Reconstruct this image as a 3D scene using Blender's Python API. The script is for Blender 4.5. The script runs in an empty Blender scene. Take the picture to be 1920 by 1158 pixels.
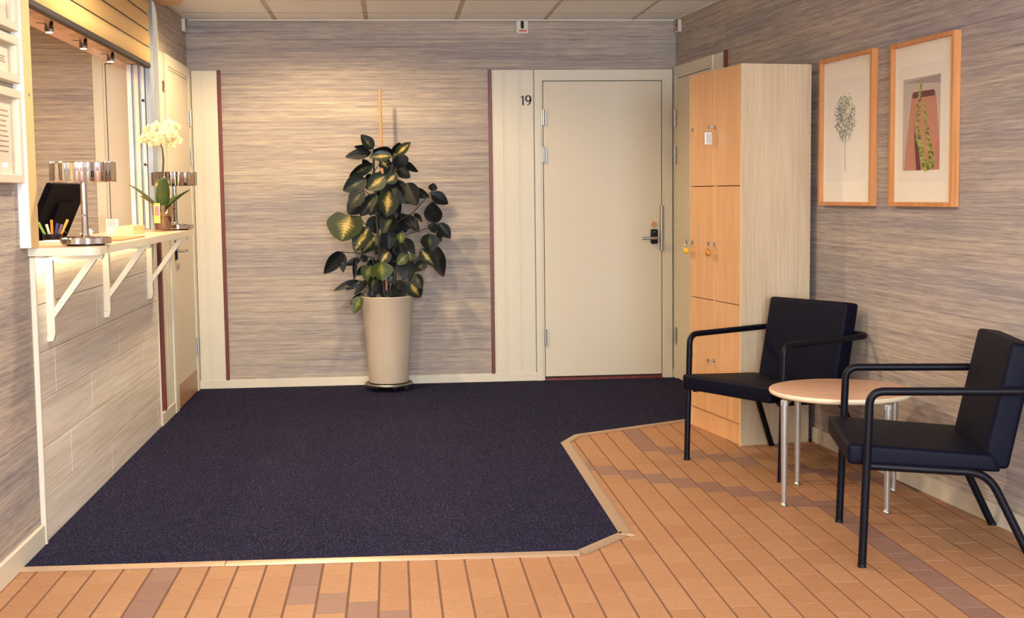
import bpy, bmesh, math, random
from mathutils import Vector, Matrix
random.seed(7)
sc = bpy.context.scene
COL = sc.collection
PI = math.pi

# ------------------------------------------------------------------ camera
H_CAM, YAW, PITCH, ROLL, FPX = 1.3122, 0.0908, 0.0888, -0.0120, 2434.27
def camera():
    cy, sy, cp, sp, cr, sr = math.cos(YAW), math.sin(YAW), math.cos(PITCH), math.sin(PITCH), math.cos(ROLL), math.sin(ROLL)
    U = Vector((cy, -sy, 0)); Dn = Vector((-sp*sy, -sp*cy, -cp)); Fw = Vector((cp*sy, cp*cy, -sp))
    R = cr*U - sr*Dn; D = sr*U + cr*Dn
    cd = bpy.data.cameras.new('camera'); cd.sensor_width = 36; cd.lens = FPX/1920*36; cd.clip_start = .05
    co = bpy.data.objects.new('camera', cd); COL.objects.link(co)
    co.matrix_world = Matrix(((R.x, -D.x, -Fw.x, 0), (R.y, -D.y, -Fw.y, 0), (R.z, -D.z, -Fw.z, H_CAM), (0, 0, 0, 1)))
    sc.camera = co
camera()

# ------------------------------------------------------------------ world, exposure, render quality
w = bpy.data.worlds.new('world'); sc.world = w; w.use_nodes = True
w.node_tree.nodes['Background'].inputs[0].default_value = (.55, .6, .7, 1)
w.node_tree.nodes['Background'].inputs[1].default_value = .3
vs = sc.view_settings
vs.view_transform = 'Standard'; vs.look = 'None'; vs.gamma = 1; vs.use_curve_mapping = False
vs.exposure = 0.63
sc.cycles.use_denoising = True
sc.cycles.max_bounces = 8; sc.cycles.diffuse_bounces = 4; sc.cycles.glossy_bounces = 4
sc.cycles.transmission_bounces = 6; sc.cycles.transparent_max_bounces = 8
sc.cycles.sample_clamp_indirect = 4; sc.cycles.caustics_reflective = False; sc.cycles.caustics_refractive = False

WARM = (1.0, .73, .41); WARM2 = (1.0, .82, .58); NEUT = (1.0, .92, .82); COOL = (.78, .89, 1.0)
# ceiling downlights over the carpet: x, y, watts
DOWNLIGHTS = [(-.46, 7.82, 95), (-.55, 5.70, 84), (-.45, 3.45, 64)]
# unseen fill lights added behind the camera, built as ceiling panels: x, y, watts
FILL_PANELS = [(.0, 1.0, 45), (.0, -.9, 40)]
RECEPTION_FILL = (-2.35, 6.1, 48)               # unseen lamp added to brighten the reception: x, y, watts
DAYLIGHT = 310                             # watts of daylight entering by the window behind the camera

# ------------------------------------------------------------------ helpers
def lin(r, g, b):
    f = lambda c: (c/255/12.92) if c/255 <= .04045 else ((c/255+.055)/1.055)**2.4
    return (f(r), f(g), f(b), 1)
MATS = {}
def mat(name, rgb, rough=.5, metal=0, spec=.5, **kw):
    if name in MATS: return MATS[name]
    m = bpy.data.materials.new(name); m.use_nodes = True
    p = m.node_tree.nodes['Principled BSDF']
    p.inputs['Base Color'].default_value = lin(*rgb) if len(rgb) == 3 else rgb
    p.inputs['Roughness'].default_value = rough; p.inputs['Metallic'].default_value = metal
    p.inputs['Specular IOR Level'].default_value = spec
    for k, v in kw.items(): p.inputs[k.replace('_', ' ')].default_value = v
    MATS[name] = m
    return m
class NT:
    def __init__(s, m): s.t = m.node_tree; s.p = s.t.nodes['Principled BSDF']
    def n(s, typ, **kw):
        x = s.t.nodes.new(typ)
        for k, v in kw.items(): setattr(x, k, v)
        return x
    def l(s, a, b): s.t.links.new(a, b)
    def coord(s, kind='Object'): return s.n('ShaderNodeTexCoord').outputs[kind]
    def mapping(s, src, scale=(1, 1, 1), loc=(0, 0, 0), rot=(0, 0, 0)):
        m = s.n('ShaderNodeMapping'); m.inputs['Scale'].default_value = scale; m.inputs['Location'].default_value = loc; m.inputs['Rotation'].default_value = rot
        s.l(src, m.inputs['Vector']); return m.outputs[0]
    def noise(s, vec, scale=1, detail=3, rough=.55, dist=0):
        x = s.n('ShaderNodeTexNoise'); x.inputs['Scale'].default_value = scale; x.inputs['Detail'].default_value = detail
        x.inputs['Roughness'].default_value = rough; x.inputs['Distortion'].default_value = dist
        s.l(vec, x.inputs['Vector']); return x.outputs[0]
    def ramp(s, fac, stops):
        x = s.n('ShaderNodeValToRGB'); e = x.color_ramp.elements
        while len(e) < len(stops): e.new(.5)
        for i, (pos, c) in enumerate(stops): e[i].position = pos; e[i].color = lin(*c) if len(c) == 3 else c
        s.l(fac, x.inputs[0]); return x.outputs[0]
    def mix(s, a, b, fac=.5, mode='MIX'):
        x = s.n('ShaderNodeMix', data_type='RGBA', blend_type=mode)
        for sock, v in ((x.inputs[6], a), (x.inputs[7], b), (x.inputs[0], fac)):
            if isinstance(v, (int, float)): sock.default_value = v
            elif isinstance(v, tuple): sock.default_value = lin(*v) if len(v) == 3 else v
            else: s.l(v, sock)
        return x.outputs[2]
    def math(s, op, a, b=0):
        x = s.n('ShaderNodeMath', operation=op)
        for i, v in enumerate((a, b)):
            if isinstance(v, (int, float)): x.inputs[i].default_value = v
            else: s.l(v, x.inputs[i])
        return x.outputs[0]
    def bump(s, h, strength=.3, dist=.002):
        x = s.n('ShaderNodeBump'); x.inputs['Strength'].default_value = strength; x.inputs['Distance'].default_value = dist
        s.l(h, x.inputs['Height']); s.l(x.outputs[0], s.p.inputs['Normal'])
    def color(s, c): s.l(c, s.p.inputs['Base Color'])

def obj(name, bm, m=None, parent=None, smooth=False, loc=None, rotz=0):
    me = bpy.data.meshes.new(name); bmesh.ops.recalc_face_normals(bm, faces=bm.faces); bm.to_mesh(me); bm.free()
    if smooth:
        for f in me.polygons: f.use_smooth = True
        if smooth != 'all':
            try: me.set_sharp_from_angle(angle=math.radians(smooth if smooth is not True else 40))
            except Exception: pass
    if m: me.materials.append(m)
    return link(name, me, parent, loc, rotz)
def link(name, me, parent=None, loc=None, rotz=0):
    o = bpy.data.objects.new(name, me); COL.objects.link(o)
    if parent: o.parent = parent
    if loc: o.location = loc
    if rotz: o.rotation_euler.z = rotz
    return o
def tag(o, label, cat, group=None):
    o['label'] = label; o['category'] = cat
    if group: o['group'] = group
    return o
def struct(o): o['kind'] = 'structure'; return o
def thing(name, label, cat, loc=(0, 0, 0), rotz=0, group=None):
    o = link(name, None, None, loc, rotz); o.empty_display_size = .05
    return tag(o, label, cat, group)
def sgroup(name, loc=(0, 0, 0), rotz=0):
    o = link(name, None, None, loc, rotz); o.empty_display_size = .05
    return struct(o)

def bx(bm, x0, x1, y0, y1, z0, z1, bev=0, seg=1):
    r = bmesh.ops.create_cube(bm, size=1); vs_ = r['verts']
    for v in vs_:
        v.co = Vector(((x0+x1)/2+v.co.x*(x1-x0), (y0+y1)/2+v.co.y*(y1-y0), (z0+z1)/2+v.co.z*(z1-z0)))
    if bev:
        es = list({e for v in vs_ for e in v.link_edges})
        bmesh.ops.bevel(bm, geom=es, offset=bev, segments=seg, profile=.5, affect='EDGES')
    return bm
def box(x0, x1, y0, y1, z0, z1, bev=0, seg=1): return bx(bmesh.new(), x0, x1, y0, y1, z0, z1, bev, seg)
def lathe(prof, n=48, bm=None, c=(0, 0, 0), lobes=0, amp=0, cap=True):
    bm = bm or bmesh.new(); rings = []
    for r, z in prof:
        ring = []
        for i in range(n):
            a = 2*PI*i/n; rr = r*(1+amp*math.cos(lobes*a)) if lobes else r
            ring.append(bm.verts.new((c[0]+rr*math.cos(a), c[1]+rr*math.sin(a), c[2]+z)))
        rings.append(ring)
    for a, b in zip(rings, rings[1:]):
        for i in range(n): bm.faces.new((a[i], a[(i+1) % n], b[(i+1) % n], b[i]))
    if cap: bm.faces.new(rings[0][::-1]); bm.faces.new(rings[-1])
    return bm
def smooth_path(pts, rad=.05, n=6):
    """round the corners of a polyline"""
    P = [Vector(p) for p in pts]; out = [P[0]]
    for a, b, c in zip(P, P[1:], P[2:]):
        r = min(rad, (a-b).length*.49, (c-b).length*.49)
        p0 = b+(a-b).normalized()*r; p2 = b+(c-b).normalized()*r
        for i in range(n+1):
            t = i/n; out.append(p0*(1-t)**2+b*2*t*(1-t)+p2*t*t)
    out.append(P[-1]); return out
def tube(pts, r, n=10, bm=None, cap=True):
    bm = bm or bmesh.new(); P = [Vector(p) for p in pts]; rings = []
    rs = r if isinstance(r, (list, tuple)) else [r]*len(P)
    up = None
    for i, p in enumerate(P):
        d = (P[min(i+1, len(P)-1)]-P[max(i-1, 0)]).normalized()
        if up is None:
            up = d.orthogonal().normalized()
        up = (up-d*up.dot(d)).normalized(); sd = d.cross(up)
        rings.append([bm.verts.new(p+rs[i]*(math.cos(2*PI*k/n)*up+math.sin(2*PI*k/n)*sd)) for k in range(n)])
    for a, b in zip(rings, rings[1:]):
        for i in range(n): bm.faces.new((a[i], a[(i+1) % n], b[(i+1) % n], b[i]))
    if cap: bm.faces.new(rings[0][::-1]); bm.faces.new(rings[-1])
    return bm
def prism(poly, z0, z1, bm=None, f=None):
    """extrude a 2-D polygon; f maps (a, b, h) to 3-D"""
    bm = bm or bmesh.new(); f = f or (lambda a, b, h: (a, b, h))
    lo = [bm.verts.new(f(a, b, z0)) for a, b in poly]; hi = [bm.verts.new(f(a, b, z1)) for a, b in poly]
    bm.faces.new(lo[::-1]); bm.faces.new(hi)
    for i in range(len(poly)):
        j = (i+1) % len(poly); bm.faces.new((lo[i], lo[j], hi[j], hi[i]))
    return bm
def ribbon(pts, f, th, bm=None):
    """a flat stroke of varying width: pts are (a, b, width); f maps (a, b, h) to 3-D"""
    bm = bm or bmesh.new(); L = []; R = []
    for i, (a, b, wd) in enumerate(pts):
        a0, b0, _ = pts[max(i-1, 0)]; a1, b1, _ = pts[min(i+1, len(pts)-1)]
        d = Vector((a1-a0, b1-b0)).normalized(); nx, ny = -d.y, d.x
        L.append((a+nx*wd/2, b+ny*wd/2)); R.append((a-nx*wd/2, b-ny*wd/2))
    for i in range(len(pts)-1):
        prism([L[i], L[i+1], R[i+1], R[i]], 0, th, bm, f)
    return bm

# ------------------------------------------------------------------ materials
def m_wallpaper():
    m = mat('wallpaper', (150, 140, 135), .82, spec=.25); k = NT(m)
    g = k.n('ShaderNodeNewGeometry').outputs['Position']; sp = k.n('ShaderNodeSeparateXYZ'); k.l(g, sp.inputs[0])
    s = k.math('ADD', sp.outputs[0], sp.outputs[1])
    cb = k.n('ShaderNodeCombineXYZ'); k.l(s, cb.inputs[0]); k.l(sp.outputs[2], cb.inputs[2]); v = cb.outputs[0]
    coarse = k.noise(k.mapping(v, (.45, 1, 5)), 1, 3, .6)
    mid = k.noise(k.mapping(v, (1.1, 1, 60)), 1, 5, .68, .12)
    fine = k.noise(k.mapping(v, (7, 1, 260)), 1, 3, .6)
    c1 = k.ramp(mid, [(.26, (138, 132, 138)), (.46, (178, 169, 166)), (.60, (196, 186, 178)), (.80, (226, 216, 204))])
    c2 = k.ramp(fine, [(.28, (168, 164, 168)), (.52, (226, 222, 220)), (.72, (255, 253, 249))])
    c3 = k.ramp(coarse, [(.32, (206, 204, 214)), (.55, (240, 232, 226)), (.75, (255, 250, 238))])
    c = k.mix(k.mix(c1, c2, .8, 'MULTIPLY'), c3, .85, 'MULTIPLY')
    c = k.mix(c, (1.32, 1.38, 1.34, 1), 1.0, 'MULTIPLY')
    k.color(c); k.bump(fine, .35, .002)
    return m
def m_carpet():
    m = mat('carpet', (40, 38, 52), .95, spec=.1); k = NT(m)
    o = k.coord()
    a = k.noise(o, 120, 3, .8); b = k.noise(o, 45, 2, .6); c = k.noise(o, 3, 2, .5)
    col = k.ramp(a, [(.38, (13, 14, 42)), (.5, (30, 31, 62)), (.59, (58, 57, 88)), (.69, (134, 126, 142))])
    col = k.mix(col, k.ramp(b, [(.35, (150, 150, 165)), (.65, (255, 250, 245))]), .7, 'MULTIPLY')
    col = k.mix(col, k.ramp(c, [(.3, (225, 225, 235)), (.7, (255, 250, 248))]), .5, 'MULTIPLY')
    k.color(col); k.bump(k.mix(a, b, .4), .9, .006)
    return m
def m_tile(name, c0, c1):
    m = mat(name, c0, .55, spec=.3); k = NT(m)
    o = k.coord(); oi = k.n('ShaderNodeObjectInfo').outputs['Random']
    col = k.mix(c0, c1, oi); n = k.noise(o, 40, 3, .6); n2 = k.noise(o, 400, 2)
    col = k.mix(col, k.ramp(n, [(.3, (228, 222, 214)), (.7, (255, 255, 255))]), .7, 'MULTIPLY')
    k.color(col); k.bump(n2, .06, .0006)
    return m
def m_wood(name, c0, c1, scale=(1, 1, 1), rough=.4, axis=2, spec=.4, strength=.8):
    m = mat(name, c0, rough, spec=spec); k = NT(m); o = k.coord()
    sc3 = [14, 14, 14]; sc3[axis] = 1.1
    n = k.noise(k.mapping(o, tuple(a*b for a, b in zip(sc3, scale))), 1, 4, .6, .4)
    sc3 = [90, 90, 90]; sc3[axis] = 3
    n2 = k.noise(k.mapping(o, tuple(a*b for a, b in zip(sc3, scale))), 1, 2, .6)
    col = k.ramp(n, [(.3, c0), (.7, c1)])
    col = k.mix(col, k.ramp(n2, [(.3, (226, 216, 205)), (.65, (255, 255, 255))]), strength, 'MULTIPLY')
    k.color(col); k.bump(n2, .05, .001)
    return m
WALLP = m_wallpaper(); CARPET = m_carpet()
TILE = m_tile('tile_ochre', (178, 134, 99), (170, 124, 90)); TILED = m_tile('tile_brown', (150, 116, 102), (142, 108, 96))
GROUT = mat('grout', (112, 76, 56), .9)
WHITE = mat('white_paint', (218, 210, 190), .45); WHITE2 = mat('white_paint_door', (218, 207, 186), .5)
GAP = mat('dark_gap', (60, 52, 46), .9)
RED = m_wood('dark_red_wood', (96, 40, 36), (128, 58, 46), rough=.4)
CEIL = mat('ceiling_tile', (238, 232, 224), .9); k = NT(CEIL); _n = k.noise(k.coord(), 320, 2, .6)
k.color(k.ramp(_n, [(.3, (236, 238, 240)), (.6, (247, 249, 252))])); k.bump(_n, .2, .001)
TBAR = mat('ceiling_grid', (200, 184, 168), .6)
PLANK = m_wood('whitewashed_wood', (230, 220, 206), (246, 240, 230), (1, .6, 1), .38, axis=1)
BEECH = m_wood('beech_laminate', (220, 170, 122), (230, 182, 134), (1, 1, 1), .35, strength=.5)
MAPLE = m_wood('maple_laminate', (206, 184, 154), (220, 198, 168), (1, 1, 1), .22, strength=.5)
MAPLE_EDGE = mat('maple_edge', (226, 200, 156), .4)
TABLETOP = m_wood('birch_table_top', (222, 178, 150), (230, 188, 160), (1, 1, 1), .3, axis=0, strength=.4)
TABLE_EDGE = mat('table_edge', (240, 222, 190), .4)
FRAMEW = m_wood('oak_frame', (206, 138, 82), (222, 158, 100), rough=.45)
LEATHER = mat('black_leatherette', (6, 8, 27), .58, spec=.13); k = NT(LEATHER); k.bump(k.noise(k.coord(), 500, 2), .12, .001)
BLACKM = mat('black_steel', (8, 9, 20), .45, spec=.2)
CHROME = mat('chrome', (225, 225, 230), .07, 1); STEEL = mat('brushed_steel', (178, 174, 168), .42, 1)
SILVER = mat('silver_paint', (176, 170, 164), .38, .6)
ALU = mat('aluminium_strip', (198, 170, 142), .38, .55)
BLACKP = mat('black_plastic', (12, 12, 20), .5, spec=.25)
POT = mat('glazed_pot', (198, 182, 162), .35)
SOIL = mat('soil', (38, 28, 22), .95)
PAPER = mat('paper', (240, 232, 214), .8); PAPER2 = mat('mount_paper', (252, 245, 226), .7)
SHUTTER = mat('shutter_slat', (226, 190, 124), .45); DARKSEAL = mat('dark_rubber', (40, 34, 38), .7)
BLUEG = mat('blue_grey_rail', (158, 172, 190), .45, .2)
GREYW = mat('grey_white_post', (222, 222, 220), .5)
INK = mat('ink', (26, 24, 36), .6); INKB = mat('brown_ink', (92, 48, 36), .6)
BRASS = mat('brass_disc', (200, 148, 96), .4, .4)
def m_glass(name, tint=(1, 1, 1, 1), rough=0.0, base=.012):
    m = bpy.data.materials.new(name); m.use_nodes = True; t = m.node_tree; t.nodes.remove(t.nodes['Principled BSDF'])
    tr = t.nodes.new('ShaderNodeBsdfTransparent'); tr.inputs[0].default_value = tint
    gl = t.nodes.new('ShaderNodeBsdfGlossy'); gl.inputs['Roughness'].default_value = rough
    lw = t.nodes.new('ShaderNodeLayerWeight'); lw.inputs[0].default_value = .5
    pw = t.nodes.new('ShaderNodeMath'); pw.operation = 'POWER'; pw.inputs[1].default_value = 5; t.links.new(lw.outputs['Facing'], pw.inputs[0])
    fr = t.nodes.new('ShaderNodeMath'); fr.operation = 'MULTIPLY_ADD'; fr.inputs[1].default_value = .45; fr.inputs[2].default_value = base; t.links.new(pw.outputs[0], fr.inputs[0])
    mx = t.nodes.new('ShaderNodeMixShader'); t.links.new(fr.outputs[0], mx.inputs[0]); t.links.new(tr.outputs[0], mx.inputs[1]); t.links.new(gl.outputs[0], mx.inputs[2])
    t.links.new(mx.outputs[0], t.nodes['Material Output'].inputs[0]); return m
GLASS = m_glass('clear_glass'); 
def m_emit(name, rgb, strength):
    m = bpy.data.materials.new(name); m.use_nodes = True; p = m.node_tree.nodes['Principled BSDF']
    p.inputs['Base Color'].default_value = (.8, .8, .8, 1); p.inputs['Emission Color'].default_value = (*rgb, 1); p.inputs['Emission Strength'].default_value = strength
    return m

# ------------------------------------------------------------------ room dimensions
XL, YB, ZC = -1.348, 8.948, 2.49           # left wall plane, back wall plane, ceiling
XR, RA = 1.972, .0875                      # right wall leans outwards towards the viewer
YF = -2.2                                  # wall behind the camera
def xr(y): return XR+RA*(YB-y)
RANG = math.atan(RA); CN, SN = math.cos(RANG), math.sin(RANG)
def RW(s, z, off):                         # right wall: s metres from the far corner towards the viewer, off metres into the room
    return (XR+SN*s-CN*off, YB-CN*s-SN*off, z)
def rwf(a, b, h): return RW(a, b, h)

# ------------------------------------------------------------------ floor
bm = bmesh.new(); prism([(-4, YF-.2), (3.4, YF-.2), (3.4, YB+.3), (-4, YB+.3)], -.08, -.0018, bm)
floor_o = struct(obj('floor', bm, GROUT))
MAT_POLY = [(XL, 4.655), (.652, 4.605), (.850, 4.838), (.862, 6.672), (.965, 6.872), (2.10, 7.482), (XR, YB), (XL, YB)]
def inside(p, poly):
    x, y = p; c = False
    for i in range(len(poly)):
        x1, y1 = poly[i]; x2, y2 = poly[i-1]
        if (y1 > y) != (y2 > y) and x < (x2-x1)*(y-y1)/(y2-y1)+x1: c = not c
    return c
PX, LY, X0, Y0 = .1007, .2068, -.3707, 4.346
GX = .0036
def tile_mesh(name, m):
    bm = bmesh.new(); hx, hy, b = PX/2-GX, LY/2-.0024, .0014
    lo = [bm.verts.new((x, y, -.008)) for x, y in ((-hx, -hy), (hx, -hy), (hx, hy), (-hx, hy))]
    md = [bm.verts.new((x, y, -b*.6)) for x, y in ((-hx, -hy), (hx, -hy), (hx, hy), (-hx, hy))]
    hi = [bm.verts.new((x, y, 0)) for x, y in ((-hx+b, -hy+b), (hx-b, -hy+b), (hx-b, hy-b), (-hx+b, hy-b))]
    bm.faces.new(hi)
    for i in range(4):
        j = (i+1) % 4; bm.faces.new((lo[i], lo[j], md[j], md[i])); bm.faces.new((md[i], md[j], hi[j], hi[i]))
    bmesh.ops.recalc_face_normals(bm, faces=bm.faces)
    me = bpy.data.meshes.new(name); bm.to_mesh(me); bm.free(); me.materials.append(m); return me
tm_l, tm_d = tile_mesh('floor_tile', TILE), tile_mesh('floor_tile_dark', TILED)
def dark_tile(k, yc):
    if k == 21: return yc < 5.3
    if k == -5: return True
    if 12 <= k <= 20 and abs(yc-(6.0-.1034*(k-13))) < .06: return True
    if k == 16 and 6.45 < yc < 7.1: return True
    if 17 <= k <= 26 and abs(yc-(6.45-.1034*(k-17))) < .06: return True
    if k == 0 and 4.2 < yc < 4.7: return True
    if k >= 1 and k <= 8 and abs(yc-(4.143-.1034*(k-1))) < .06: return True
    return False
seen, rest = [], []
for k in range(-12, 34):
    off = 0 if k % 2 == 0 else LY/2
    for j in range(-34, 22):
        yc = Y0+off+(j+.5)*LY; xc = X0+(k+.5)*PX
        if yc < YF or xc > xr(yc)+.02 or xc < XL-.02 or yc > 7.6: continue
        cs = [(xc+a*PX*.5, yc+b*LY*.5) for a in (-1, 1) for b in (-1, 1)]
        if all(inside(c, MAT_POLY) for c in cs): continue
        vis = yc > 3.55 and xc < .503*yc+.1 and xc > -.293*yc-.1
        if yc < 0 : continue
        (seen if vis else rest).append((math.hypot(xc, yc), xc, yc, dark_tile(k, yc)))
seen.sort()
for _, xc, yc, dk in seen[:300]:
    o = link('floor_tile', tm_d if dk else tm_l, floor_o, (xc, yc, 0))
bm = bmesh.new(); me_tmp = [tm_l, tm_d]
for _, xc, yc, dk in seen[300:]+rest:
    n0 = len(bm.verts); bm.from_mesh(tm_d if dk else tm_l); bm.verts.ensure_lookup_table()
    bmesh.ops.translate(bm, verts=bm.verts[n0:], vec=(xc, yc, 0))
    if dk:
        for f in {f for v in bm.verts[n0:] for f in v.link_faces}: f.material_index = 1
me = bpy.data.meshes.new('distant_floor_tiles'); bm.to_mesh(me); bm.free(); me.materials.append(TILE); me.materials.append(TILED)
o = link('floor_tiles', me, floor_o); o['kind'] = 'stuff'

# ------------------------------------------------------------------ carpet with its metal edge strips
mat_t = thing('entrance_carpet', 'dark charcoal flecked carpet filling the back of the lobby with metal edging', 'carpet')
obj('carpet_pile', prism(MAT_POLY[:], .0005, .009), CARPET, mat_t)
def strip(a, b, wd, h, outward, lap=.0):
    a, b = Vector(a), Vector(b); d = (b-a).normalized(); n = Vector((d.y, -d.x))*outward
    pr = [(0-.008, .0005), (wd, .0005), (wd, .003), (wd*.72, h), (.004, h+.002), (-.008, h+.002)]
    bm = bmesh.new(); A = [bm.verts.new((*(a+n*s), z)) for s, z in pr]; B = [bm.verts.new((*(b+n*s), z)) for s, z in pr]
    bm.faces.new(A[::-1]); bm.faces.new(B)
    for i in range(len(pr)): bm.faces.new((A[i], A[(i+1) % len(pr)], B[(i+1) % len(pr)], B[i]))
    return bm
XJ = -.62; YJ = 4.655+(4.605-4.655)*(XJ-XL)/(.652-XL)
obj('edge_strip', strip((XL+.016, 4.655), (XJ, YJ), .030, .008, 1), ALU, mat_t)
obj('edge_strip', strip((XJ+.003, YJ-.002), (.655, 4.603), .032, .008, 1), ALU, mat_t)
obj('edge_strip', strip((.652, 4.605), (.858, 4.846), .034, .008, 1), ALU, mat_t)
obj('edge_strip', strip((.850, 4.815), (.862, 6.676), .052, .008, 1), ALU, mat_t)
obj('edge_strip', strip((.862, 6.660), (.965, 6.874), .030, .008, 1), ALU, mat_t)
obj('edge_strip', strip((.955, 6.867), (2.10, 7.482), .020, .008, 1), ALU, mat_t)
for i in range(9):                                           # screw heads on the front strip
    xs = XL+.12+i*.232
    if xs > .64: break
    ys = 4.655+(4.605-4.655)*(xs-XL)/(.652-XL)-.012
    obj('screw', lathe([(.004, 0), (.004, .0012), (.002, .0018)], 8, c=(xs, ys, .0085)), STEEL, mat_t)

# ------------------------------------------------------------------ walls and ceiling
bm = box(XL-.2, 2.6, YB, YB+.12, 0, 2.6); wall_back = struct(obj('wall_back', bm, WALLP))
OY0, OY1, OZ0, OZ1 = 4.965, 7.60, 1.10, 2.065               # reception hatch
bm = bmesh.new()
bx(bm, XL-.13, XL, YF, OY0, 0, 2.6); bx(bm, XL-.13, XL, OY1, YB, 0, 2.6)
bx(bm, XL-.13, XL, OY0, OY1, 0, OZ0); bx(bm, XL-.13, XL, OY0, OY1, OZ1, 2.6)
struct(obj('wall_left', bm, WALLP))
bm = bmesh.new()
prism([(0, 0), (11.3, 0), (11.3, 2.6), (0, 2.6)], 0, -.12, bm, rwf); struct(obj('wall_right', bm, WALLP))
WX0, WX1, WZ0, WZ1 = -.7, 2.1, .75, 2.25                    # window behind the camera
bm = bmesh.new()
bx(bm, -4, WX0, YF-.12, YF, 0, 2.6); bx(bm, WX1, 3.4, YF-.12, YF, 0, 2.6); bx(bm, WX0, WX1, YF-.12, YF, 0, WZ0); bx(bm, WX0, WX1, YF-.12, YF, WZ1, 2.6)
struct(obj('wall_front', bm, mat('plain_wall', (222, 212, 196), .8)))
win = sgroup('window_1')
for q in ((WX0, WX1, WZ0, WZ0+.06), (WX0, WX1, WZ1-.06, WZ1), (WX0, WX0+.06, WZ0+.06, WZ1-.06), (WX1-.06, WX1, WZ0+.06, WZ1-.06), ((WX0+WX1)/2-.03, (WX0+WX1)/2+.03, WZ0+.06, WZ1-.06)):
    obj('window_frame', box(q[0], q[1], YF-.09, YF-.03, q[2], q[3], .003), WHITE, win)
for a, b in ((WX0+.06, (WX0+WX1)/2-.03), ((WX0+WX1)/2+.03, WX1-.06)): obj('pane', box(a, b, YF-.064, YF-.058, WZ0+.06, WZ1-.06), GLASS, win)
ld = bpy.data.lights.new('daylight', 'AREA'); ld.shape = 'RECTANGLE'; ld.size = WX1-WX0-.1; ld.size_y = WZ1-WZ0-.1; ld.energy = DAYLIGHT; ld.color = COOL
lo = bpy.data.objects.new('daylight', ld); COL.objects.link(lo); lo.location = ((WX0+WX1)/2, YF-.16, (WZ0+WZ1)/2); lo.rotation_euler = (PI/2, 0, 0); lo.parent = None
ceil_o = struct(obj('ceiling', box(-4, 3.4, YF-.2, YB+.3, 2.50, 2.62), mat('ceiling_void', (120, 106, 94), .9)))
obj('ceiling_field', box(XL, 3.1, YF, 7.44, 2.488, 2.50), CEIL, ceil_o)
cx_lines = [XL, -.757, -.150, .458, 1.064, 1.672, 2.28]; cy_lines = [7.44, 8.05, 8.605, YB-.012]
for i in range(6):
    for j in range(3):
        x0, x1, y0, y1 = cx_lines[i]+.014, cx_lines[i+1]-.014, cy_lines[j]+.003, cy_lines[j+1]-.003
        if i == 5 : x1 = min(x1, xr(y0)+.02)
        if i == 4 and False: pass
        if x1-x0 < .05: continue
        obj('ceiling_tile', box(x0, x1, y0, y1, 2.489, 2.4995, .002), CEIL, ceil_o)
for x in cx_lines[1:6]: obj('ceiling_bar', box(x-.012, x+.012, 7.44, YB-.002, 2.492, 2.4995), TBAR, ceil_o)
for y in cy_lines[1:3]: obj('cross_bar', box(XL+.01, xr(y)-.01, y-.0045, y+.0045, 2.4884, 2.4996), mat('ceiling_joint_shadow', (150, 134, 120), .7), ceil_o)  # dark strips painted in place of the shadowed gaps between tile rows
struct(obj('trim_1', box(XL, XR+.02, YB-.022, YB, 2.480, 2.489, .001), WHITE))
bm = bmesh.new(); prism([(0, 2.480), (9, 2.480), (9, 2.489), (0, 2.489)], 0, .022, bm, rwf); struct(obj('trim_2', bm, WHITE))
struct(obj('trim_3', box(XL, XL+.022, 7.96, YB-.022, 2.480, 2.489, .001), WHITE))

# baseboards
struct(obj('baseboard_back', box(XL+.02, .985, YB-.014, YB, 0, .066, .002), WHITE))
struct(obj('baseboard_corner', box(1.945, XR-.005, YB-.014, YB, 0, .066, .002), WHITE))
struct(obj('baseboard_left', box(XL, XL+.016, YF, 4.962, 0, .088, .004), WHITE))
struct(obj('baseboard_left_far', box(XL, XL+.018, 7.505, 7.948, 0, .082, .005), WHITE))
bm = bmesh.new(); prism([(2.4, 0), (9, 0), (9, .075), (2.4, .075)], 0, .014, bm, rwf); struct(obj('baseboard_right', bm, WHITE))

# grooved boards beside the doors, with their dark red strips
def boards(name, edges, z0, z1, f, m=WHITE):
    g = sgroup(name)
    for a, b in zip(edges, edges[1:]):
        bm = bmesh.new(); gp = .0007
        prism([(a+gp, 0), (a+gp+.003, .012), (a+.012, .012), (a+.0135, .0105), (a+.0165, .0105), (a+.018, .012), (b-gp-.003, .012), (b-gp, 0)], z0, z1, bm, lambda q, h, z: f(q, z, h))
        obj('board', bm, m, g)
    bm = bmesh.new(); prism([(edges[0]+.002, 0), (edges[-1]-.002, 0), (edges[-1]-.002, .009), (edges[0]+.002, .009)], z0, z1-.001, bm, lambda q, h, z: f(q, z, h)); obj('backing', bm, m, g)
    return g
bwf = lambda a, z, h: (a, YB-h, z)
lwf = lambda a, z, h: (XL+h, a, z)
boards('trim_4', [.690, .772, .878, .980], .066, 2.150, bwf)
boards('trim_5', [XL+.025, -1.262, -1.150], .066, 2.152, bwf)
boards('trim_6', [7.690, 7.775, 7.860, 7.948], .082, 2.165, lwf)
struct(obj('trim_14', box(XL, XL+.012, 7.646, 7.690, .082, 1.098, .001), WHITE))
struct(obj('trim_7', box(.668, .690, YB-.020, YB, .066, 2.155, .002), RED))
struct(obj('trim_8', box(-1.150, -1.128, YB-.020, YB, .066, 2.155, .002), RED))
struct(obj('trim_9', box(XL, XL+.020, 7.600, 7.645, .082, 1.098, .002), RED))
boards('trim_10', [.830, .905, .980, 1.040], 0, 2.165, rwf)
bm = bmesh.new(); prism([(1.040, 0), (1.058, 0), (1.058, 2.17), (1.040, 2.17)], 0, .022, bm, rwf); struct(obj('trim_11', bm, RED))

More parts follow.
